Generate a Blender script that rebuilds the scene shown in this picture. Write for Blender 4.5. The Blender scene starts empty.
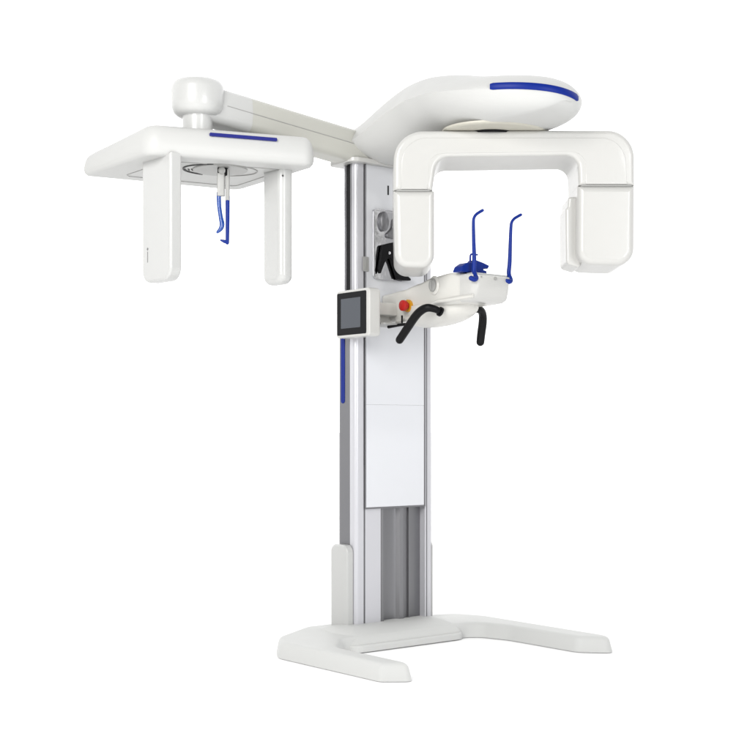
import bpy, bmesh, math, random
from math import sin, cos, pi, radians, sqrt
from mathutils import Vector, Matrix
random.seed(4)
C = bpy.data.collections.new('Scene objects'); bpy.context.scene.collection.children.link(C)
SC = bpy.context.scene

# ------------------------------------------------------------------ materials
def mat(name, col, rough=.35, metal=0., coat=0., bump=0., bscale=60, rvar=0., aniso=None, ior=1.5, trans=0., spec=.5):
    m = bpy.data.materials.new(name); m.use_nodes = True
    nt = m.node_tree; p = nt.nodes['Principled BSDF']
    p.inputs['Base Color'].default_value = (*col, 1)
    p.inputs['Roughness'].default_value = rough
    p.inputs['Metallic'].default_value = metal
    p.inputs['Coat Weight'].default_value = coat
    p.inputs['Coat Roughness'].default_value = .08
    p.inputs['IOR'].default_value = ior
    p.inputs['Specular IOR Level'].default_value = spec
    p.inputs['Transmission Weight'].default_value = trans
    tc = nt.nodes.new('ShaderNodeTexCoord'); no = nt.nodes.new('ShaderNodeTexNoise')
    no.inputs['Scale'].default_value = bscale; no.inputs['Detail'].default_value = 4
    if aniso:
        mp = nt.nodes.new('ShaderNodeMapping'); mp.inputs['Scale'].default_value = aniso
        nt.links.new(tc.outputs['Object'], mp.inputs['Vector']); nt.links.new(mp.outputs[0], no.inputs['Vector'])
    else: nt.links.new(tc.outputs['Object'], no.inputs['Vector'])
    if rvar:
        mr = nt.nodes.new('ShaderNodeMapRange'); mr.inputs['To Min'].default_value = max(.02, rough-rvar); mr.inputs['To Max'].default_value = rough+rvar
        nt.links.new(no.outputs['Fac'], mr.inputs['Value']); nt.links.new(mr.outputs[0], p.inputs['Roughness'])
    if bump:
        b = nt.nodes.new('ShaderNodeBump'); b.inputs['Strength'].default_value = bump; b.inputs['Distance'].default_value = .002
        nt.links.new(no.outputs['Fac'], b.inputs['Height']); nt.links.new(b.outputs[0], p.inputs['Normal'])
    return m
M = {}
M['white'] = mat('white_enamel', (.475, .478, .47), .32, coat=.35, bump=.04, bscale=25, rvar=.05)
M['cream'] = mat('warm_white_enamel', (.485, .482, .465), .34, coat=.3, bump=.04, bscale=25, rvar=.05)
M['beige'] = mat('grey_cream_enamel', (.44, .438, .40), .36, coat=.25, bump=.04, bscale=25, rvar=.05)
M['warm'] = mat('warm_cream_enamel', (.57, .562, .53), .34, coat=.2, bump=.04, bscale=25, rvar=.05)
M['shell'] = mat('satin_white_shell', (.50, .502, .492), .42, spec=.28, bump=.04, bscale=25, rvar=.05)
M['tan'] = mat('tan_lit_underside', (.46, .445, .385), .5, rvar=.05)  # tan light on the head's underside, put into the colour
M['base'] = mat('base_enamel', (.54, .545, .535), .5, spec=.22, bump=.05, bscale=18, rvar=.06)
M['panel'] = mat('glossy_white_panel', (.62, .63, .66), .05, coat=1., bump=0)
M['panel'].node_tree.nodes['Principled BSDF'].inputs['Coat IOR'].default_value = 1.9
M['blue'] = mat('blue_trim', (.004, .018, .19), .4, rvar=.05, spec=.15)
M['navy'] = mat('navy_trim', (.008, .012, .16), .4, rvar=.05, spec=.2)
M['bluep'] = mat('blue_plastic', (.004, .022, .20), .42, rvar=.08, spec=.2)
M['bluec'] = mat('clear_blue_plastic', (.008, .06, .30), .25, coat=.3, trans=.1)
M['alu'] = mat('brushed_aluminium', (.22, .22, .23), .34, metal=.85, bump=.08, bscale=40, aniso=(30, 30, .6), rvar=.08)
M['alulight'] = mat('light_anodised_aluminium', (.56, .56, .59), .35, metal=.35, bump=.05, bscale=40, aniso=(30, 30, .6), rvar=.06)
M['aludark'] = mat('dark_grey_aluminium', (.20, .20, .21), .38, metal=.7, bump=.08, bscale=40, aniso=(30, 30, .6), rvar=.08)  # even dark grey of the column metal and trims
M['chrome'] = mat('polished_chrome', (.62, .62, .64), .08, metal=1., bump=.9, bscale=9, rvar=.04)
M['black'] = mat('black_rubber', (.003, .003, .0035), .42, spec=.16, bump=.15, bscale=250, rvar=.08)
M['blackp'] = mat('black_plastic', (.005, .005, .006), .45, spec=.12, rvar=.08)
M['bezel'] = mat('dark_screen_bezel', (.004, .004, .005), .4, spec=.12)
M['lcd'] = mat('switched_off_display', (.065, .072, .085), .3, spec=.25)
M['red'] = mat('red_button', (.36, .010, .008), .4, spec=.3)
M['yellow'] = mat('yellow_ring', (.55, .26, .01), .4)
M['grey'] = mat('grey_plastic', (.28, .28, .27), .4, rvar=.05)
M['lgrey'] = mat('light_grey_plastic', (.30, .30, .29), .4, coat=.2)
M['gap'] = mat('dark_gap', (.05, .05, .05), .6)
M['seam'] = mat('grey_seam', (.28, .28, .27), .6)
M['ink'] = mat('printed_grey_ink', (.18, .18, .18), .6)
M['floor'] = mat('white_studio_floor', (.96, .96, .96), .7, bump=0)

# ------------------------------------------------------------------ frames
A = radians(38.4); OX, OY = .08, 5.16            # the column stands here, turned by A about z
ROOTM = Matrix.Translation((OX, OY, 0)) @ Matrix.Rotation(A, 4, 'Z')
INV = ROOTM.inverted()
def N(t, n, z): return Vector((t, -n, z))        # machine frame: t = to the right, n = out of the column's front
def W(x, y, z): return INV @ Vector((x, y, z))   # world metres -> machine frame

root = bpy.data.objects.new('dental_xray_machine', None); C.objects.link(root)
root.matrix_world = ROOTM
root['label'] = 'white dental x-ray machine on a tall column with U-shaped rotating arm and cephalometric side arm'
root['category'] = 'x-ray machine'

def link(name, bm, m, parent=root, smooth=35, wn=True, label=None):
    bmesh.ops.remove_doubles(bm, verts=bm.verts, dist=1e-6)
    big = [f for f in bm.faces if len(f.verts) > 4]
    if big: bmesh.ops.triangulate(bm, faces=big, quad_method='BEAUTY', ngon_method='EAR_CLIP')
    bmesh.ops.recalc_face_normals(bm, faces=bm.faces)
    me = bpy.data.meshes.new(name); bm.to_mesh(me); bm.free()
    # origin at the part's own middle
    vs = [v.co for v in me.vertices]
    lo = Vector([min(v[i] for v in vs) for i in range(3)]); hi = Vector([max(v[i] for v in vs) for i in range(3)])
    c = (lo+hi)/2
    me.transform(Matrix.Translation(-c))
    for p in me.polygons: p.use_smooth = True
    me.set_sharp_from_angle(angle=radians(smooth))
    me.materials.append(M[m])
    o = bpy.data.objects.new(name, me); C.objects.link(o)
    off = Vector((0, 0, 0))
    q = parent
    while q is not None and q is not root: off = off + q.location; q = q.parent
    o.parent = parent; o.location = c-off
    if wn:
        w = o.modifiers.new('wn', 'WEIGHTED_NORMAL'); w.keep_sharp = True; w.weight = 80
    if label: o['label'] = label
    return o

# ------------------------------------------------------------------ shape helpers
class Outline(list): pass
def rpoly(pts, seg=8):
    """pts: (x, y, radius) -> outline with rounded corners; keeps its corner list so that inset() stays clean"""
    out = Outline(); n = len(pts); out.pts = [tuple(p) if len(p) > 2 else (p[0], p[1], 0) for p in pts]; out.seg = seg
    for i in range(n):
        p = Vector(pts[i][:2]); r = out.pts[i][2]
        a = Vector(pts[i-1][:2])-p; b = Vector(pts[(i+1) % n][:2])-p
        if r <= 0: out.append(tuple(p)); continue
        an = a.angle(b); d = min(r/math.tan(an/2), a.length*.49, b.length*.49); r2 = d*math.tan(an/2)
        turn = pi-an; a.normalize(); b.normalize()
        ce = p+(a+b).normalized()*(r2/sin(an/2)); v0 = p+a*d-ce
        sg = 1 if a.x*b.y-a.y*b.x < 0 else -1
        k = max(2, int(seg*turn/(pi/2)+.5))
        for j in range(k+1):
            th = sg*turn*j/k
            out.append((ce.x+v0.x*cos(th)-v0.y*sin(th), ce.y+v0.x*sin(th)+v0.y*cos(th)))
    return out
def area(o): return sum(o[i-1][0]*o[i][1]-o[i][0]*o[i-1][1] for i in range(len(o)))/2
def inset(o, d):
    if not hasattr(o, 'pts'): o = rpoly(o)
    P = o.pts; n = len(P); s = 1 if area(P) > 0 else -1; out = []
    for i in range(n):
        p = Vector(P[i][:2]); a = (p-Vector(P[i-1][:2])).normalized(); b = (Vector(P[(i+1) % n][:2])-p).normalized()
        na = Vector((-a.y, a.x))*s; nb = Vector((-b.y, b.x))*s
        m = (na+nb).normalized(); k = max(.3, m.dot(na)); q = p+m*(d/k)
        convex = (a.x*b.y-a.y*b.x)*s > 0; r = P[i][2]
        if r > 0: r = max(.0008, r-d) if convex else r+d
        out.append((q.x, q.y, r))
    return rpoly(out, o.seg)
def rings(bm, rs, cap=True, close=False):
    vr = [[bm.verts.new(p) for p in r] for r in rs]
    n = len(vr[0]); R = range(len(vr)) if close else range(len(vr)-1)
    for i in R:
        a, b = vr[i], vr[(i+1) % len(vr)]
        for j in range(n):
            try: bm.faces.new((a[j], a[(j+1) % n], b[(j+1) % n], b[j]))
            except ValueError: pass
    if cap and not close:
        bm.faces.new(vr[0]); bm.faces.new(vr[-1][::-1])
    return bm
def rprism(outline, h0, h1, r0, r1, f, bm=None, seg=5, slope0=0, slope1=0):
    """outline extruded from h0 to h1 along the third axis; r0, r1 round the two rims"""
    bm = bm or bmesh.new(); rs = []
    def ring(d, h): return [f(u, v, h) for u, v in (inset(outline, d) if abs(d) > 1e-9 else outline)]
    if r0 > 0:
        for k in range(seg): th = pi/2*k/seg; rs.append(ring(r0*(1-sin(th)), h0+r0*(1-cos(th))))
        rs.append(ring(0, h0+r0))
    else: rs.append(ring(0, h0))
    if r1 > 0:
        rs.append(ring(0, h1-r1))
        for k in range(1, seg+1): th = pi/2*k/seg; rs.append(ring(r1*(1-cos(th)), h1-r1*(1-sin(th))))
    else: rs.append(ring(0, h1))
    return rings(bm, rs)
def rbox(t0, t1, n0, n1, z0, z1, r=.006, re=.004, bm=None, f=None):
    """box in the machine frame, vertical edges rounded by r and rims by re"""
    return rprism(rpoly([(t0, n0, r), (t1, n0, r), (t1, n1, r), (t0, n1, r)]), z0, z1, re, re, f or N, bm, seg=3)
def tube(pts, rad, bm=None, seg=14, cap=True, sub=6, flat=1.):
    bm = bm or bmesh.new(); P = [Vector(p) for p in pts]
    if sub > 1 and len(P) > 2:
        Q = []; n = len(P); RR = []
        R0 = rad if isinstance(rad, (list, tuple)) else [rad]*n
        for i in range(n-1):
            p0 = P[max(i-1, 0)]; p1 = P[i]; p2 = P[i+1]; p3 = P[min(i+2, n-1)]
            for k in range(sub):
                t = k/sub
                Q.append(.5*((2*p1)+(p2-p0)*t+(2*p0-5*p1+4*p2-p3)*t*t+(3*p1-p0-3*p2+p3)*t**3)); RR.append(R0[i]*(1-t)+R0[i+1]*t)
        Q.append(P[-1]); RR.append(R0[-1]); P = Q
    else: RR = rad if isinstance(rad, (list, tuple)) else [rad]*len(P)
    T = [(P[min(i+1, len(P)-1)]-P[max(i-1, 0)]).normalized() for i in range(len(P))]
    up = Vector((0, 0, 1)) if abs(T[0].z) < .9 else Vector((1, 0, 0))
    u = T[0].cross(up).normalized(); rs = []
    def ring(c, u, w, r): return [c+(u*cos(2*pi*k/seg)+w*sin(2*pi*k/seg)*flat)*r for k in range(seg)]
    for i, p in enumerate(P):
        u = (u-T[i]*u.dot(T[i])).normalized(); w = T[i].cross(u)
        if i == 0 and cap:
            for th in (1.45, 1.1, .7, .35): rs.append(ring(p-T[0]*RR[0]*sin(th), u, w, RR[0]*cos(th)))
        rs.append(ring(p, u, w, RR[i]))
        if i == len(P)-1 and cap:
            for th in (.35, .7, 1.1, 1.45): rs.append(ring(p+T[i]*RR[i]*sin(th), u, w, RR[i]*cos(th)))
    return rings(bm, rs)
def disc(c, ax, prof, bm=None, seg=32, sx=1., sy=1., up=None):
    """lathe: prof = [(radius, height)] about axis ax from centre c"""
    bm = bm or bmesh.new(); ax = Vector(ax).normalized(); c = Vector(c)
    up = Vector(up) if up else (Vector((0, 0, 1)) if abs(ax.z) < .9 else Vector((1, 0, 0)))
    u = (up-ax*up.dot(ax)).normalized(); w = ax.cross(u)
    return rings(bm, [[c+ax*h+(u*cos(2*pi*k/seg)*sx+w*sin(2*pi*k/seg)*sy)*max(r, 1e-4) for k in range(seg)] for r, h in prof])
def lerp(tab, x):
    if x <= tab[0][0]: return tab[0][1]
    for (a, b), (c, d) in zip(tab, tab[1:]):
        if x <= c:
            k = (x-a)/(c-a); k = k*k*(3-2*k); return b+(d-b)*k
    return tab[-1][1]

def spline(tab, x):
    n = len(tab); x = min(max(x, tab[0][0]), tab[-1][0])
    for i in range(n-1):
        if x <= tab[i+1][0]:
            (x0, y0), (x1, y1) = tab[i], tab[i+1]; h = x1-x0; t = (x-x0)/h
            def sl(k):
                a, b = tab[max(k-1, 0)], tab[min(k+1, n-1)]; return (b[1]-a[1])/(b[0]-a[0])
            return (2*t**3-3*t*t+1)*y0+(t**3-2*t*t+t)*h*sl(i)+(-2*t**3+3*t*t)*y1+(t**3-t*t)*h*sl(i+1)
# ------------------------------------------------------------------ floor
bm = bmesh.new()
bmesh.ops.create_grid(bm, x_segments=1, y_segments=1, size=400)
me = bpy.data.meshes.new('floor'); bm.to_mesh(me); bm.free(); me.materials.append(M['floor'])
fl = bpy.data.objects.new('floor', me); C.objects.link(fl); fl['kind'] = 'structure'

# ------------------------------------------------------------------ base
out = rpoly([(-.30, -.20, .06), (.17, -.20, .06), (.42, -.10, .10), (.475, .02, .12), (.480, .68, .04), (.452, .765, .05), (.350, .655, .06),
             (.345, .30, .15), (.30, .14, .08), (-.36, .14, .06), (-.485, .28, .15), (-.482, .64, .03), (-.492, .715, .035), (-.590, .640, .03),
             (-.605, .06, .10), (-.53, -.06, .10)], 8)
bm = bmesh.new(); rs = []
for d, h in ((.0, .002), (.0, .006), (.005, .034), (.008, .048), (.012, .055), (.018, .0595), (.028, .061)):
    rs.append([N(u, v, h) for u, v in inset(out, d)])
rings(bm, rs)
base = link('base', bm, 'base', smooth=50)
# raised foot around the column, sloping forward
out = rpoly([(-.33, -.15, .08), (.24, -.15, .08), (.31, .02, .08), (.225, .155, .06), (-.335, .155, .07), (-.36, .02, .08)], 8)
bm = bmesh.new(); rs = []
for d, h in ((.0, .020), (.0, .030), (.004, .036), (.018, .050), (.040, .063), (.070, .073), (.095, .078), (.118, .080)):
    rs.append([N(u, v, h) for u, v in inset(out, d)])
rings(bm, rs)
foot = link('column_foot', bm, 'base', base, smooth=60)
# skirt round the foot's front edge
bm = rprism(rpoly([(-.34, .05, .02), (.24, .05, .02), (.235, .168, .05), (-.33, .168, .05)]), .004, .030, 0, .008, N)
link('foot_skirt', bm, 'base', base, smooth=50)

# ------------------------------------------------------------------ column
bm = rprism(rpoly([(-.2, -.12, .025), (.2, -.12, .025), (.2, -.036, .002), (-.2, -.036, .002)], 5), .06, 1.368, .001, .004, N, seg=2)
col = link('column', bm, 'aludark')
for s, nm in ((-1, 'rail'), (1, 'rail')):
    bm = rprism(rpoly([(s*.2, -.0355, .001), (s*.2, 0, .024), (s*.158, 0, .002), (s*.158, -.0355, .001)], 8), .065, 1.885, .001, .001, N, seg=1)
    link('rail', bm, 'alulight', col, smooth=50)
# profiled channel seen under the front panel
prof = [(-.157, -.030), (-.157, -.012), (-.150, -.006), (-.066, -.006), (-.063, -.002), (-.057, -.002), (-.055, -.008), (-.052, -.035), (-.02, -.034), (.012, -.032), (.025, -.027),
        (.035, -.014), (.050, -.010), (.060, -.014), (.064, -.028), (.085, -.028), (.088, -.020), (.096, -.020), (.100, -.030), (.150, -.032), (.157, -.032), (.157, -.0352), (-.157, -.0352)]
bm = bmesh.new(); rings(bm, [[N(u, v, z) for u, v in prof] for z in (.066, .70)])
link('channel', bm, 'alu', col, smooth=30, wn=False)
bm = rbox(-.148, -.07, -.0055, -.0035, .066, .70, .001, .0005); link('channel_plate', bm, 'alulight', col)
# slim inner mast with the dark belt slot
bm = rbox(-.192, .192, -.068, -.036, 1.37, 1.885, .002, .001); link('mast', bm, 'blackp', col)
bm = rbox(-.2, .2, -.076, -.069, 1.3695, 1.885, .002, .001); link('mast_backplate', bm, 'alulight', col)
link('belt_slot', rbox(-.2009, -.1985, -.051, -.0325, 1.37, 1.884, .0003, .0005), 'blackp', col)
link('belt_trim', rbox(-.2009, -.1985, -.0322, -.0225, 1.37, 1.884, .0003, .0005), 'alu', col)
# white glossy front panel in two lengths, with a thin metal frame
for z0, z1 in ((.535, .9398), (.9402, 1.884)):
    link('front_panel', rbox(-.150, .150, -.0055, .004, z0, z1, .0015, .0012), 'panel', col)
bm = bmesh.new()
rbox(-.1555, -.1505, -.0015, .0055, .529, 1.884, .001, .001, bm); rbox(.1505, .1555, -.0015, .0055, .529, 1.884, .001, .001, bm)
rbox(-.1503, .1503, -.0045, .0055, .529, .5345, .001, .001, bm)
link('panel_frame', bm, 'aludark', col)
link('edge_trim', rbox(.165, .168, -.002, .002, .08, 1.884, .0005, .0005), 'aludark', col)
# blue side strip
bm = rprism(rpoly([(-.092, .945, .012), (-.068, .945, .012), (-.068, 1.33, .01), (-.092, 1.33, .01)]), -.2025, -.1985, .001, 0, lambda u, v, h: N(h, u, v), seg=2)
link('side_strip', bm, 'blue', col)
# side brackets that clasp the column foot
for s in (-1, 1):
    bm = rprism(rpoly([(-.12, .05, .001), (-.012, .05, .001), (-.012, .390, .03), (-.12, .390, .03)]), .2025, (.232 if s < 0 else .214), .0, .008, lambda u, v, h: N(s*h, u, v), seg=4)
    b = link('side_bracket', bm, 'white', col, smooth=40)
# small fittings on the panel
bm = rprism(rpoly([(-.166, 1.462, .004), (-.138, 1.462, .004), (-.138, 1.520, .004), (-.166, 1.520, .004)]), .004, .007, 0, .001, lambda u, v, h: N(u, h, v), seg=2)
sk = link('socket', bm, 'lgrey', root)
bm = rprism(rpoly([(-.158, 1.470, .006), (-.146, 1.470, .006), (-.146, 1.512, .006), (-.158, 1.512, .006)]), .0066, .0078, 0, .0005, lambda u, v, h: N(u, h, v), seg=1)
link('socket_slot', bm, 'grey', sk)
bm = rprism(rpoly([(-.042, 1.775, .001), (-.036, 1.775, .001), (-.036, 1.812, .001), (-.042, 1.812, .001)]), .0035, .0058, 0, .0004, lambda u, v, h: N(u, h, v), seg=1)
link('panel_slot', bm, 'blackp', col)

# chrome plate with its dark reflections built as solid shapes, low on the panel
F = lambda u, v, h: N(u, h, v)
bm = rprism(rpoly([(-.118, 1.435, .012), (.03, 1.435, .012), (.03, 1.712, .012), (-.118, 1.712, .012)]), .0045, .010, 0, .002, F, seg=2)
ch = link('mirror_plate', bm, 'chrome', root)
bm = bmesh.new()
o = rpoly([(-.118, 1.435, .012), (.03, 1.435, .012), (.03, 1.712, .012), (-.118, 1.712, .012)])
i = inset(o, .006)
rings(bm, [[F(u, v, .010) for u, v in o], [F(u, v, .015) for u, v in o], [F(u, v, .015) for u, v in i], [F(u, v, .010) for u, v in i]], cap=False, close=True)
link('plate_rim', bm, 'chrome', ch)
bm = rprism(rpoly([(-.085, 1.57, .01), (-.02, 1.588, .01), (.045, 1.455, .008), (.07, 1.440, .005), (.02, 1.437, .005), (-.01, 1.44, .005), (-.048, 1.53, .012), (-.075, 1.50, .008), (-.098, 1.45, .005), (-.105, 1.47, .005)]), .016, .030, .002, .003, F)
link('forked_reflection', bm, 'blackp', ch)
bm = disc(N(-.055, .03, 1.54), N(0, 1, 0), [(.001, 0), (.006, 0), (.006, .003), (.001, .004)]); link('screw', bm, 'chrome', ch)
bm = disc(N(-.070, .010, 1.665), N(0, 1, 0), [(.001, 0), (.026, 0), (.026, .012), (.020, .016), (.001, .016)], sx=1.5, sy=.8); link('pad_reflection', bm, 'aludark', ch)
bm = rprism(rpoly([(-.07, 1.605, .01), (-.02, 1.60, .02), (.02, 1.60, .01), (.02, 1.68, .01), (-.02, 1.69, .02), (-.03, 1.64, .02)]), .0105, .020, 0, .004, F); link('hook_reflection', bm, 'aludark', ch)

# ------------------------------------------------------------------ head over the column
NC, WX, LN = .50, .265, .44
def head_w(n):
    if n >= NC: return WX*sqrt(max(0, 1-((n-NC)/LN)**2))
    return lerp([(-.13, .236), (.08, .238), (.26, .240), (.38, .255), (NC, WX)], n)
def head_ring(n, e=0):
    w = max(head_w(n), .002); k = 1.
    if n > NC: k = (1-((n-NC)/LN)**7)**.5 if (n-NC)/LN < 1 else 0
    zc_ = spline([(-.13, 1.948), (.03, 1.962), (.28, 2.034), (.5, 2.040), (.95, 1.985)], n)
    zt = zc_+(spline([(-.14, 2.050), (-.02, 2.092), (.12, 2.152), (.26, 2.182), (.42, 2.164), (.64, 2.110), (.95, 2.062)], n)-zc_)*max(k, .30)
    zb = zc_-(zc_-lerp([(-.13, 1.888), (.12, 1.888), (.28, 1.905), (.45, 1.922), (1, 1.928)], n))*max(k, .30)
    r = []; S = 64; al = radians(lerp([(.5, 30), (.78, 4)], n)); be = radians(lerp([(.4, 34), (.78, 6)], n))
    for j in range(S):
        if j < S//2:
            th = al+(pi-2*al)*j/(S//2); x = cos(th)/cos(al); z = zc_+(zt-zc_)*(sin(th)-sin(al))/(1-sin(al))
        else:
            th = pi+be+(pi-2*be)*(j-S//2)/(S//2); x = cos(th)/cos(be); g = lerp([(.45, 1), (.75, .72)], n); x = abs(x)**g*(1 if x > 0 else -1); z = zc_-(zc_-zb)*min(1, 1.12*(-sin(th)-sin(be))/(1-sin(be)))
        r.append(N(w*x, n, z))
    return r
bm = bmesh.new(); st = []
st = [-.130, -.128, -.12]+[-.10+.6*i/24 for i in range(25)]+[NC+LN*sin(pi/2*i/24) for i in range(1, 24)]+[NC+LN*.9995]
rs = []
for k, n in enumerate(st):
    r = head_ring(n)
    if k < 2:
        c0 = sum(r, Vector())/len(r); f = (.93, .98)[k]; r = [c0+(p-c0)*f for p in r]
    rs.append(r)
rings(bm, rs)
head = link('head_housing', bm, 'shell', smooth=38, wn=False)
# disc for the head's underside, tan light put into its colour; dark hub
bm = disc(N(.02, .56, 1.9195), (0, 0, 1), [(.001, 0), (.170, 0), (.178, .002), (.182, .006), (.182, .012)], seg=64, sx=1.15); link('head_underside', bm, 'tan', head)
bm = disc(N(.0, .55, 1.912), (0, 0, 1), [(.001, 0), (.10, 0), (.10, .012)], seg=48); link('bearing_hub', bm, 'blackp', head)
# blue strip round the nose
bm = bmesh.new(); rs = []
for k in range(41):
    ph = radians(52-64*k/40); z = 2.018-.030*(k/40)**1.2
    h = .0118*(1 if 0 < k < 40 else .8)
    n0, t0 = NC+LN*cos(ph), -WX*sin(ph); nv = Vector((cos(ph)/LN, -sin(ph)/WX)).normalized()
    o_, i_ = .004, -.012
    rs.append([N(t0+nv.y*d, n0+nv.x*d, z+hh) for d, hh in ((i_, -h), (o_-.002, -h), (o_, -h+.003), (o_, h-.003), (o_-.002, h), (i_, h))])
rings(bm, rs); link('nose_strip', bm, 'blue', head, smooth=50, wn=False)
# collar plate where the head sits on the column
bm = rprism(rpoly([(-.235, -.13, .02), (.21, -.13, .02), (.21, .03, .04), (-.235, .03, .04)]), 1.884, 1.902, .004, .004, N); link('collar', bm, 'cream', head)

# ------------------------------------------------------------------ side arm to the cephalometric unit
AX0, AX1 = -.12, -.90
def arm_ring(t, kk=0, sc=1., z_off=0, lo=0, hi=1):
    zt = 2.010+(-t-.2)*.097+z_off; n0, n1 = -.115, .025
    Hh = .125
    o_ = [(n0, zt, .02), (n1-.006, zt, .022), (n1, zt-.062, .006), (n1-.008, zt-Hh, .035), (n0+.01, zt-Hh, .035)]
    pp = rpoly(o_, 5); c0 = (sum(p[0] for p in pp)/len(pp), sum(p[1] for p in pp)/len(pp))
    return [N(t, c0[0]+(p[0]-c0[0])*sc, c0[1]+(p[1]-c0[1])*sc) for p in pp]
bm = bmesh.new(); rings(bm, [arm_ring(t) for t in (-.12, -.30, -.45, -.60, -.70)])
arm = link('side_arm', bm, 'beige', smooth=50)
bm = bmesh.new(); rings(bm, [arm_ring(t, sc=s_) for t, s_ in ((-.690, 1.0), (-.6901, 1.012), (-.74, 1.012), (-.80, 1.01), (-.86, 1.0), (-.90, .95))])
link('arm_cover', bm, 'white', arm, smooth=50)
# seam line along the arm's front
bm = bmesh.new(); rs = []
for t in (-.20, -.62, -.80):
    z = 2.010+(-t-.2)*.097-.062
    rs.append([N(t, .0235, z-.001), N(t, .0268, z-.001), N(t, .0268, z+.001), N(t, .0235, z+.001)])
rings(bm, rs); link('arm_seam', bm, 'seam', arm, wn=False)
# pivot drum
PV = W(-.638, 4.64, 0); px_, py_ = PV.x, PV.y
bm = disc((px_, py_, 1.965), (0, 0, 1), [(.045, 0), (.070, .002), (.084, .012), (.092, .030), (.094, .050), (.095, .094), (.0925, .110), (.085, .122), (.070, .1285), (.03, .131), (.0005, .131)], seg=56)
drum = link('pivot_drum', bm, 'white', root, smooth=60, wn=False)
bm = disc((px_, py_, 1.885), (0, 0, 1), [(.054, 0), (.054, .075), (.058, .088)], seg=48); link('pivot_neck', bm, 'white', drum, smooth=50)

# ------------------------------------------------------------------ cephalometric unit (plate and two pillars)
ZB = 1.80
corn = [(-.79, 4.48, .07), (-.195, 4.70, .05), (-.545, 5.19, .06), (-1.115, 4.885, .03)]   # near, right, far, left (world metres)
po = rpoly(corn, 14)
def plate_top(x, y):
    # the top falls away to the left (away from the pivot)
    d = (x+1.12)*cos(radians(-45))+(y-4.88)*sin(radians(-45))   # distance from the left corner towards the near-right
    d = max(d, 0)
    return ZB+.045+.066*(1-math.exp(-d/.045))
rs = []
for d, k in ((.022, 0.0), (.012, .03), (.004, .12), (0, .25), (0, .42), (.003, .60), (.008, .76), (.015, .88), (.025, .96), (.040, 1.0)):
    ri = []
    for x, y in inset(po, d):
        ri.append(W(x, y, ZB+(plate_top(x, y)-ZB)*k))
    rs.append(ri)
bm = bmesh.new(); rings(bm, rs)
cu = link('head_unit', bm, 'shell', smooth=60, wn=False)
# blue strip along its front
P0, P1 = Vector((-.594, 0)), Vector((-.352, 0))
fd = (Vector((-.195, 4.70))-Vector((-.79, 4.48))).normalized(); fn = Vector((fd.y, -fd.x))
def on_front(x): return Vector((x, 4.48+(x+.79)*(4.70-4.48)/(-.195+.79)))
bm = bmesh.new()
a_, b_ = on_front(-.583), on_front(-.352)
o_ = rpoly([(0, 1.879, .003), ((b_-a_).length, 1.879, .003), ((b_-a_).length, 1.891, .003), (0, 1.891, .003)])
rprism(o_, -.015, .0015, 0, .001, lambda u, v, h: W(*(a_+fd*u+fn*h), v), bm, seg=2)
link('front_strip', bm, 'navy', cu)
# shallow tray and rings in the underside
mc = Vector((-.575, 4.80))
bm = bmesh.new()
o_ = rpoly([(-.74, 4.60, .03), (-.33, 4.755, .03), (-.55, 5.08, .03), (-.95, 4.87, .03)], 8); i_ = inset(o_, .003)
rings(bm, [[W(x, y, z) for x, y in q] for q, z in ((o_, ZB+.001), (o_, ZB-.002), (i_, ZB-.002), (i_, ZB+.001))], cap=False, close=True)
link('underside_frame', bm, 'lgrey', cu, wn=False)
def ringpart(cx, cy, rx, ry, wd, a0, a1, z0, z1, m, name, par=cu, rot=0):
    bm = bmesh.new(); rs = []; K = 40
    for k in range(K+1):
        th = radians(a0+(a1-a0)*k/K)
        def q(dr, z):
            u, v = (rx+dr)*cos(th), (ry+dr)*sin(th); c, s = cos(rot), sin(rot)
            return W(cx+u*c-v*s, cy+u*s+v*c, z)
        rs.append([q(0, z0), q(0, z1), q(wd, z1), q(wd, z0)])
    rings(bm, rs, cap=(a1-a0) < 360, close=False); return link(name, bm, m, par, wn=False)
ringpart(-.57, 4.76, .135, .10, .004, -75, 70, ZB-.003, ZB+.002, 'grey', 'guide_slot', rot=radians(20))
ringpart(-.57, 4.76, .135, .10, .005, 110, 250, ZB-.004, ZB+.002, 'gap', 'guide_slot', rot=radians(20))
bm = bmesh.new()
for k in range(7):
    x = -.70+.012*k; rprism(rpoly([(x, 4.74), (x+.004, 4.74), (x+.004, 4.765), (x, 4.765)]), ZB-.003, ZB+.002, 0, 0, W, bm)
link('scale_marks', bm, 'gap', cu, wn=False)
bm = disc(W(-.57, 4.75, ZB-.004), (0, 0, -1), [(.001, -.006), (.10, -.006), (.10, 0), (.097, .002), (.001, .002)], seg=48); link('turntable', bm, 'lgrey', cu)
# pillars: outline in plan, tapered round lower end
U = radians(31)                                   # the pillars face each other along this line
def pillar(cx, cy, wu, wv, z0, z1, r, rb, m, name, yaw):
    cu_, su_ = cos(yaw), sin(yaw)
    # profile in (v, z): seen along u, with rounded bottom corners; extruded along u
    o_ = rpoly([(-wv/2, z1, .001), (-wv/2, z0, rb), (wv/2, z0, rb), (wv/2, z1, .001)], 10)
    def f(v, z, u): return W(cx+u*cu_-v*su_, cy+u*su_+v*cu_, z)
    bm = rprism(o_, -wu/2, wu/2, r, r, f, seg=6)
    return link(name, bm, m, root, smooth=45)
YW = radians(42)
sens = pillar(-.758, 4.585, .050, .185, 1.366, 1.812, .010, .045, 'white', 'sensor_pillar', YW)
gun = pillar(-.361, 4.800, 0.064, .122, 1.379, 1.812, .026, .035, 'white', 'collimator_pillar', YW)
def SP(v, z, u): return W(-.758+u*cos(YW)-v*sin(YW), 4.585+u*sin(YW)+v*cos(YW), z)

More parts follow.
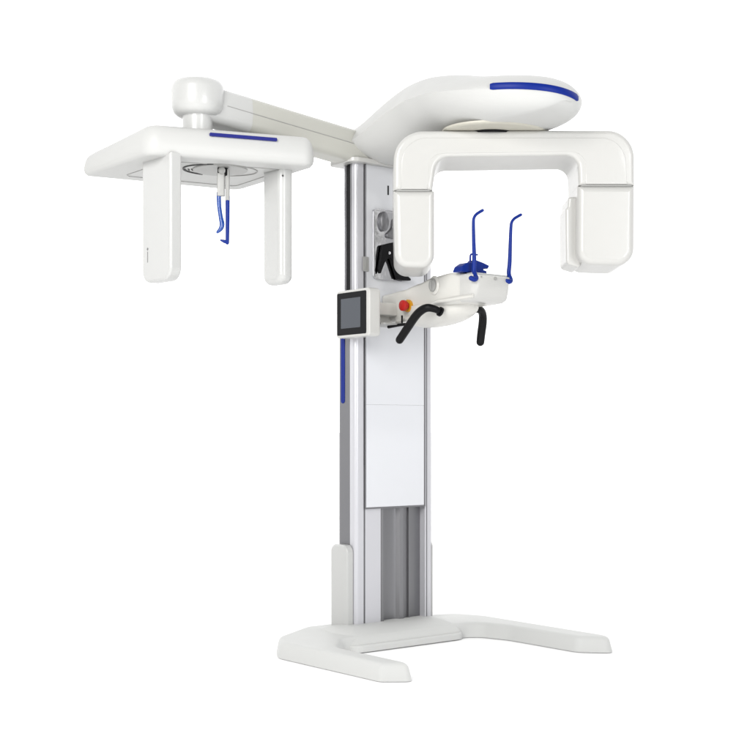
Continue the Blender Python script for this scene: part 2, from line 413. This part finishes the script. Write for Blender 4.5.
# ------------------------------------------------------------------ ear rod holder under the plate
h0 = Vector((-.555, 4.70))
def HW(dx, dy, z): return W(h0.x+dx, h0.y+dy, z)
bm = rprism(rpoly([(-.018, -.012, .005), (.018, -.012, .005), (.018, .012, .005), (-.018, .012, .005)]), 1.765, ZB, .003, 0, HW)
hd = link('ear_rod_holder', bm, 'blackp')
bm = disc(HW(-.001, -.013, 1.782), Vector(HW(0, -1, 0))-Vector(HW(0, 0, 0)), [(.001, 0), (.013, 0), (.013, .008), (.010, .010), (.001, .010)], seg=24); link('clamp_knob', bm, 'grey', hd)
bm = rprism(rpoly([(-.019, -.010, .004), (.008, -.010, .004), (.008, .010, .004), (-.019, .010, .004)]), 1.690, 1.774, .003, .002, lambda u, v, h: HW(u, v-.006, h)); link('clamp_block', bm, 'lgrey', hd)
bm = rprism(rpoly([(.010, -.008, .003), (.025, -.008, .003), (.025, .012, .003), (.010, .012, .003)]), 1.675, 1.79, .003, .002, HW); link('clamp_block', bm, 'grey', hd)
bm = tube([HW(-.014, -.004, 1.70), HW(-.012, -.004, 1.655), HW(-.007, -.004, 1.618), HW(-.002, -.004, 1.590), HW(-.006, -.005, 1.573), HW(-.018, -.006, 1.560)], [.0085, .0080, .0080, .0095, .0085, .005]); link('ear_rod', bm, 'bluec', hd, label='clear blue ear rod')
bm = tube([HW(.018, 0, 1.69), HW(.018, 0, 1.60), HW(.017, 0, 1.522)], [.0080, .0074, .0066], sub=1)
tube([HW(.017, 0, 1.524), HW(.006, -.002, 1.527), HW(-.006, -.003, 1.531)], [.0068, .0062, .0034], bm, sub=1); link('ear_rod', bm, 'bluep', hd, label='solid blue ear rod')

# ------------------------------------------------------------------ U-shaped rotating arm
YF, YB = 4.64, 4.91
k0 = YF/1290
def gx(px): return (px-375)*k0
def gz(py): return .84+(430-py)*k0
GO = [(gx(393.5), gz(190), .002), (gx(394), gz(130.5), .165), (gx(634.5), gz(129.5), .165), (gx(635), gz(185), .002),
      (gx(579), gz(185), .002), (gx(578), gz(155), .045), (gx(437), gz(157), .05), (gx(432.5), gz(190), .002)]
bm = rprism(rpoly(GO, 16), YF, YB, .016, .016, lambda u, v, h: W(u, h, v), seg=6)
gan = link('rotating_arm', bm, 'cream', smooth=45)
# step line just inside the front rim of the bridge
bm = rprism(rpoly([(gx(401), gz(189), .001), (gx(402), gz(138), .135), (gx(624), gz(138), .13), (gx(627), gz(184), .001), (gx(586), gz(184), .001), (gx(585), gz(151.5), .05), (gx(430), gz(153.5), .05), (gx(427), gz(189), .001)], 14), YF-.0015, YF+.01, .0014, 0, lambda u, v, h: W(u, h, v), seg=2)
link('bridge_face', bm, 'cream', gan, smooth=45)
# left: x-ray source head
GL = [(gx(393.5), gz(190.5), .004), (gx(395), gz(267), .05), (gx(434.5), gz(268), .05), (gx(434.5), gz(190.5), .004)]
bm = rprism(rpoly(GL, 12), YF-.004, YB+.03, .022, .022, lambda u, v, h: W(u, h, v), seg=6)
src = link('source_head', bm, 'cream', root, smooth=45)
# right: detector head
GR = [(gx(578), gz(185.4), .004), (gx(577.5), gz(264), .055), (gx(634.5), gz(266), .065), (gx(635), gz(185.4), .004)]
bm = rprism(rpoly(GR, 12), YF-.004, YB, .024, .022, lambda u, v, h: W(u, h, v), seg=6)
det = link('detector_head', bm, 'cream', root, smooth=45)
bm = rprism(rpoly([(.697, 1.445, .02), (.75, 1.43, .01), (.75, 1.69, .01), (.705, 1.69, .01), (.703, 1.655, .005), (.695, 1.645, .005)]), 4.70, 4.865, .008, .008, lambda u, v, h: W(u, h, v), seg=3)
link('detector_window', bm, 'cream', det)
# thin dark shadow-gap sheets between bridge and heads
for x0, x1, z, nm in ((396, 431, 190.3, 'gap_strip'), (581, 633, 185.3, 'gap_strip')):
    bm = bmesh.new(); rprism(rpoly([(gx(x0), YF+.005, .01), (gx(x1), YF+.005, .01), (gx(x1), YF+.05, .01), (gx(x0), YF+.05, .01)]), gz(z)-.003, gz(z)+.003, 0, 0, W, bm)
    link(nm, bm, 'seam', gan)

# ------------------------------------------------------------------ patient support arm (chin rest arm)
def sup_ring(n, k=0):
    w = lerp([(0, .070), (.18, .080), (.36, .100), (.46, .103), (.58, .088)], n)
    zt = lerp([(0, 1.374), (.13, 1.382), (.24, 1.398), (.34, 1.413), (.44, 1.420), (.50, 1.414), (.60, 1.400)], n)
    zb = lerp([(0, 1.262), (.12, 1.262), (.26, 1.290), (.36, 1.305), (.5, 1.308), (.6, 1.312)], n)
    return [N(u, n, v) for u, v in rpoly([(-w*.93, zb, .016), (-w, zt, .012), (w, zt, .012), (w*.93, zb, .016)], 5)]
bm = bmesh.new(); rs = [sup_ring(.007+.49*i/20) for i in range(21)]
rings(bm, rs); sup = link('support_arm', bm, 'warm', smooth=45, wn=False)
# tray module at the end: side profile slants in at the bottom
bm = bmesh.new(); rs = []
S_ = [(.4985, 1.410, 1.308, .101), (.52, 1.409, 1.308, .101), (.545, 1.407, 1.309, .099), (.562, 1.405, 1.315, .095), (.572, 1.403, 1.335, .088), (.578, 1.401, 1.36, .080)]
for n, zt, zb, w in S_:
    rs.append([N(u, n+(v-1.40)*.10, v) for u, v in rpoly([(-w*.95, zb, .014), (-w, zt, .006), (w*.9, zt, .006), (w*.85, zb, .014)], 5)])
rings(bm, rs); tray = link('chin_tray', bm, 'cream', sup, smooth=50, wn=False)
bm = bmesh.new()
rbox(-.09, .085, .512, .560, 1.4045, 1.4115, .012, .002, bm); link('tray_top', bm, 'white', sup)
bm = disc(N(-.0, .578, 1.392), N(0, 1, 0), [(.001, 0), (.006, 0), (.006, .003), (.001, .005)], seg=20); link('tray_screw', bm, 'grey', sup)
for t in (-.07, .06):
    bm = disc(N(t, .577, 1.394), N(0, 1, 0), [(.001, 0), (.0035, 0), (.0035, .002), (.001, .003)], seg=14); link('tray_screw', bm, 'grey', sup)
# side lip
bm = bmesh.new(); rs = []
for i in range(19):
    n = .10+.46*i/18; w = lerp([(0, .070), (.18, .080), (.36, .100), (.46, .103), (.58, .095)], n)
    z = lerp([(.10, 1.262), (.20, 1.270), (.30, 1.302), (.38, 1.318), (.56, 1.324)], n)
    rs.append([N(-w*.95, n, z-.006), N(-w-.003, n, z-.004), N(-w-.004, n, z+.004), N(-w*.95, n, z+.010)])
rings(bm, rs); link('side_lip', bm, 'warm', sup, smooth=70, wn=False)
# rounded belly underneath
bm = bmesh.new(); rs = []
for i in range(25):
    s_ = -1+2*i/24; n = .275+.180*s_; e = sqrt(max(0, 1-abs(s_)**2.4)); w = .012+.078*e; zt = 1.315
    zb = 1.300-(.060*e)-.004+.010*s_
    ri = []
    for j in range(24):
        th = 2*pi*j/24; ri.append(N(w*cos(th), n, (zt if sin(th) > 0 else 1.300)+(sin(th)*(.006 if sin(th) > 0 else (1.300-zb)))))
    rs.append(ri)
rings(bm, rs); bel = link('belly_cover', bm, 'warm', sup, smooth=60, wn=False)
# grey knob and emergency stop
tn = N(-1, 0, 0)
bm = disc(N(-.096, .352, 1.381), tn, [(.001, 0), (.031, 0), (.031, .004), (.025, .008), (.001, .008)], seg=32, sx=1.15, sy=.9); kn = link('knob_socket', bm, 'warm', root)
bm = disc(N(-.102, .352, 1.381), tn, [(.001, 0), (.021, 0), (.021, .008), (.017, .012), (.001, .013)], seg=32, sx=1.2, sy=.85); link('side_knob', bm, 'grey', kn)
bm = rbox(-.118, -.110, .350, .354, 1.362, 1.400, .001, .001); link('knob_rib', bm, 'lgrey', kn)
bm = disc(N(-.076, .180, 1.318), tn, [(.001, 0), (.024, 0), (.024, .010), (.001, .010)], seg=32); es = link('emergency_stop', bm, 'yellow', root)
bm = disc(N(-.086, .180, 1.318), tn, [(.001, 0), (.012, 0), (.012, .010), (.020, .012), (.0215, .018), (.0205, .026), (.015, .029), (.001, .030)], seg=32); link('stop_button', bm, 'red', es)
# dark clamp beneath the arm near the column
bm = bmesh.new(); rbox(-.20, -.05, .012, .050, 1.258, 1.300, .004, .003, bm); link('arm_bracket', bm, 'warm', sup)
bm = rbox(-.195, -.07, .055, .175, 1.243, 1.2495, .006, .002); lt = link('lock_plate', bm, 'grey', sup)
bm = tube([N(-.13, .12, 1.238), N(-.125, .19, 1.243), N(-.11, .225, 1.243)], [.006, .006, .004], sub=3); link('lock_lever', bm, 'blackp', sup)
bm = rbox(-.101, -.096, .16, .166, 1.252, 1.282, .001, .001); link('lock_pin', bm, 'blackp', sup)
# handles
HL = [N(-.092, .378, 1.281), N(-.118, .375, 1.290), N(-.136, .357, 1.294), N(-.144, .332, 1.286), N(-.150, .305, 1.266), N(-.152, .262, 1.226), N(-.154, .216, 1.182)]
bm = tube(HL, [.012, .0135, .0152, .016, .016, .016, .0155], seg=20); link('handle', bm, 'black', sup)
bm = disc(HL[0], HL[0]-HL[1], [(.001, -.004), (.018, -.004), (.018, .004), (.001, .004)], seg=24); link('handle_flange', bm, 'blackp', sup)
HR = [N(.070, .400, 1.298), N(.095, .398, 1.296), N(.118, .385, 1.280), N(.130, .372, 1.250), N(.133, .362, 1.215), N(.133, .356, 1.178)]
bm = tube(HR, [.0135, .0145, .0155, .0162, .0162, .0155], seg=20); link('handle', bm, 'black', sup)
# temple supports
def rod(t):
    s = 1 if t > 0 else -1
    P = [N(t-.026, .590, 1.394), N(t-.012, .592, 1.391), N(t, .588, 1.398), N(t+.003, .574, 1.425), N(t+.003, .575, 1.47), N(t+.001, .574, 1.55), N(t, .574, 1.605), N(t, .577, 1.622), N(t, .588, 1.633), N(t, .604, 1.639), N(t, .622, 1.644)]
    P = [N(p.x+(.018*max(0, p.z-1.41)/.23 if s > 0 else 0), -p.y-.018, 1.40+(p.z-1.40)*.97-(.004 if s > 0 else .008)) for p in P]
    bm = tube(P, [.0092, .0095, .009, .0082, .0078, .0066, .006, .0055, .0055, .0055, .0055], seg=12, sub=5)
    r = link('temple_support', bm, 'bluep', root)
rod(-.088); rod(.086)
# chin rest: winged blue cup with bite stick
G = lambda u, v, h: N(u, h, v)
o_ = rpoly([(-.128, 1.414, .002), (-.118, 1.434, .008), (-.095, 1.448, .01), (-.060, 1.452, .006), (-.050, 1.462, .003), (-.015, 1.455, .008), (.018, 1.446, .003), (.010, 1.434, .003), (-.012, 1.434, .003), (-.012, 1.428, .002), (.004, 1.425, .002), (.004, 1.414, .002)], 5)
bm = rprism(o_, .485, .530, .004, .004, lambda u, v, h: N(u, h, v), seg=3)
cr = link('chin_rest', bm, 'bluep', root)
bm = rbox(-.075, -.02, .475, .5345, 1.4125, 1.424, .008, .003); link('rest_foot', bm, 'bluep', cr)
bm = tube([N(-.062, .51, 1.45), N(-.060, .51, 1.480), N(-.050, .512, 1.484), N(-.028, .512, 1.484)], [.004, .0035, .0035, .003], sub=3, seg=10); link('bite_stick', bm, 'blue', cr)

# ------------------------------------------------------------------ touch screen on the side of the support arm
D = lambda u, v, h: N(h, u, v)
o_ = rpoly([(-.052, 1.197, .014), (.158, 1.197, .014), (.158, 1.381, .014), (-.052, 1.381, .014)], 6)
bm = rprism(o_, -.255, -.195, .006, .014, D, seg=4); scr = link('touch_panel', bm, 'cream', smooth=45)
o_ = rpoly([(-.044, 1.207, .006), (.140, 1.207, .006), (.140, 1.371, .006), (-.044, 1.371, .006)], 4)
bm = rprism(o_, -.2565, -.250, .001, 0, D, seg=2); bz = link('bezel', bm, 'bezel', scr)
o_ = rpoly([(-.018, 1.233, .002), (.105, 1.233, .002), (.105, 1.348, .002), (-.018, 1.348, .002)], 3)
bm = rprism(o_, -.2572, -.252, .0003, 0, D, seg=1); link('display', bm, 'lcd', bz)
bm = rbox(-.198, -.06, .03, .10, 1.285, 1.335, .008, .006); link('panel_mount', bm, 'warm', scr)

# ------------------------------------------------------------------ printed mark on the sensor pillar
bm = bmesh.new()
rprism([(.047, 1.486), (.053, 1.492), (.059, 1.486), (.053, 1.480)], -.0256, -.0245, 0, 0, SP, bm)
z = 1.4765
for k, hh in enumerate((.003, .004, .003, .004, .003, .004, .003, .004)):
    rprism([(.0505, z-hh), (.0555, z-hh), (.0555, z), (.0505, z)], -.0256, -.0245, 0, 0, SP, bm); z -= hh+.0014
link('printed_mark', bm, 'ink', sens, wn=False)
bm = bmesh.new()
bm = disc(W(-.339, 4.744, 1.775), Vector(W(0, -1, 0))-Vector(W(0, 0, 0)), [(.001, 0), (.0035, 0), (.0035, .004), (.001, .004)], seg=16)
link('screw_hole', bm, 'gap', gun)

# ------------------------------------------------------------------ lights, world
def area_light(name, loc, target, size, power, col=(1, 1, 1), sy=None):
    l = bpy.data.lights.new(name, 'AREA'); l.shape = 'RECTANGLE'; l.size = size; l.size_y = sy or size; l.energy = power; l.color = col
    o = bpy.data.objects.new(name, l); C.objects.link(o); o.location = loc
    o.rotation_euler = (Vector(target)-Vector(loc)).to_track_quat('-Z', 'Y').to_euler()
area_light('added_key_light', (-1.8, .7, 2.8), (0.1, 5, 1.2), 1.6, 175, (1, .99, .97), 2.0)  # unseen area light, added to lift the front faces
area_light('added_fill_light', (2.4, .8, 1.9), (0.3, 5, 1.3), 1.4, 74, (.98, .99, 1), 1.8)  # second unseen light, added to brighten the front from the right
w = bpy.data.worlds.new('World'); SC.world = w; w.use_nodes = True
nt = w.node_tree; bg = nt.nodes['Background']
# white cyclorama behind and above, a darker studio behind the photographer
tc = nt.nodes.new('ShaderNodeTexCoord'); sp = nt.nodes.new('ShaderNodeSeparateXYZ'); nt.links.new(tc.outputs['Generated'], sp.inputs[0])
mr = nt.nodes.new('ShaderNodeMapRange'); mr.inputs['From Min'].default_value = -.45; mr.inputs['From Max'].default_value = .35
mr.inputs['To Min'].default_value = .24; mr.inputs['To Max'].default_value = 1.68; mr.interpolation_type = 'SMOOTHSTEP'
nt.links.new(sp.outputs['Y'], mr.inputs['Value'])
bg.inputs['Color'].default_value = (1, 1, 1, 1); nt.links.new(mr.outputs[0], bg.inputs['Strength'])

# ------------------------------------------------------------------ camera
cd = bpy.data.cameras.new('camera'); cam = bpy.data.objects.new('camera', cd); C.objects.link(cam)
cd.sensor_width = 36; cd.lens = 1290/750*36; cd.shift_y = (430-375)/750; cd.clip_end = 2000; cd.clip_start = .05
cam.location = (0, 0, .84); cam.rotation_euler = (radians(90), 0, 0)
SC.camera = cam
SC.view_settings.view_transform = 'Standard'; SC.view_settings.look = 'None'; SC.view_settings.gamma = 1; SC.view_settings.exposure = 0
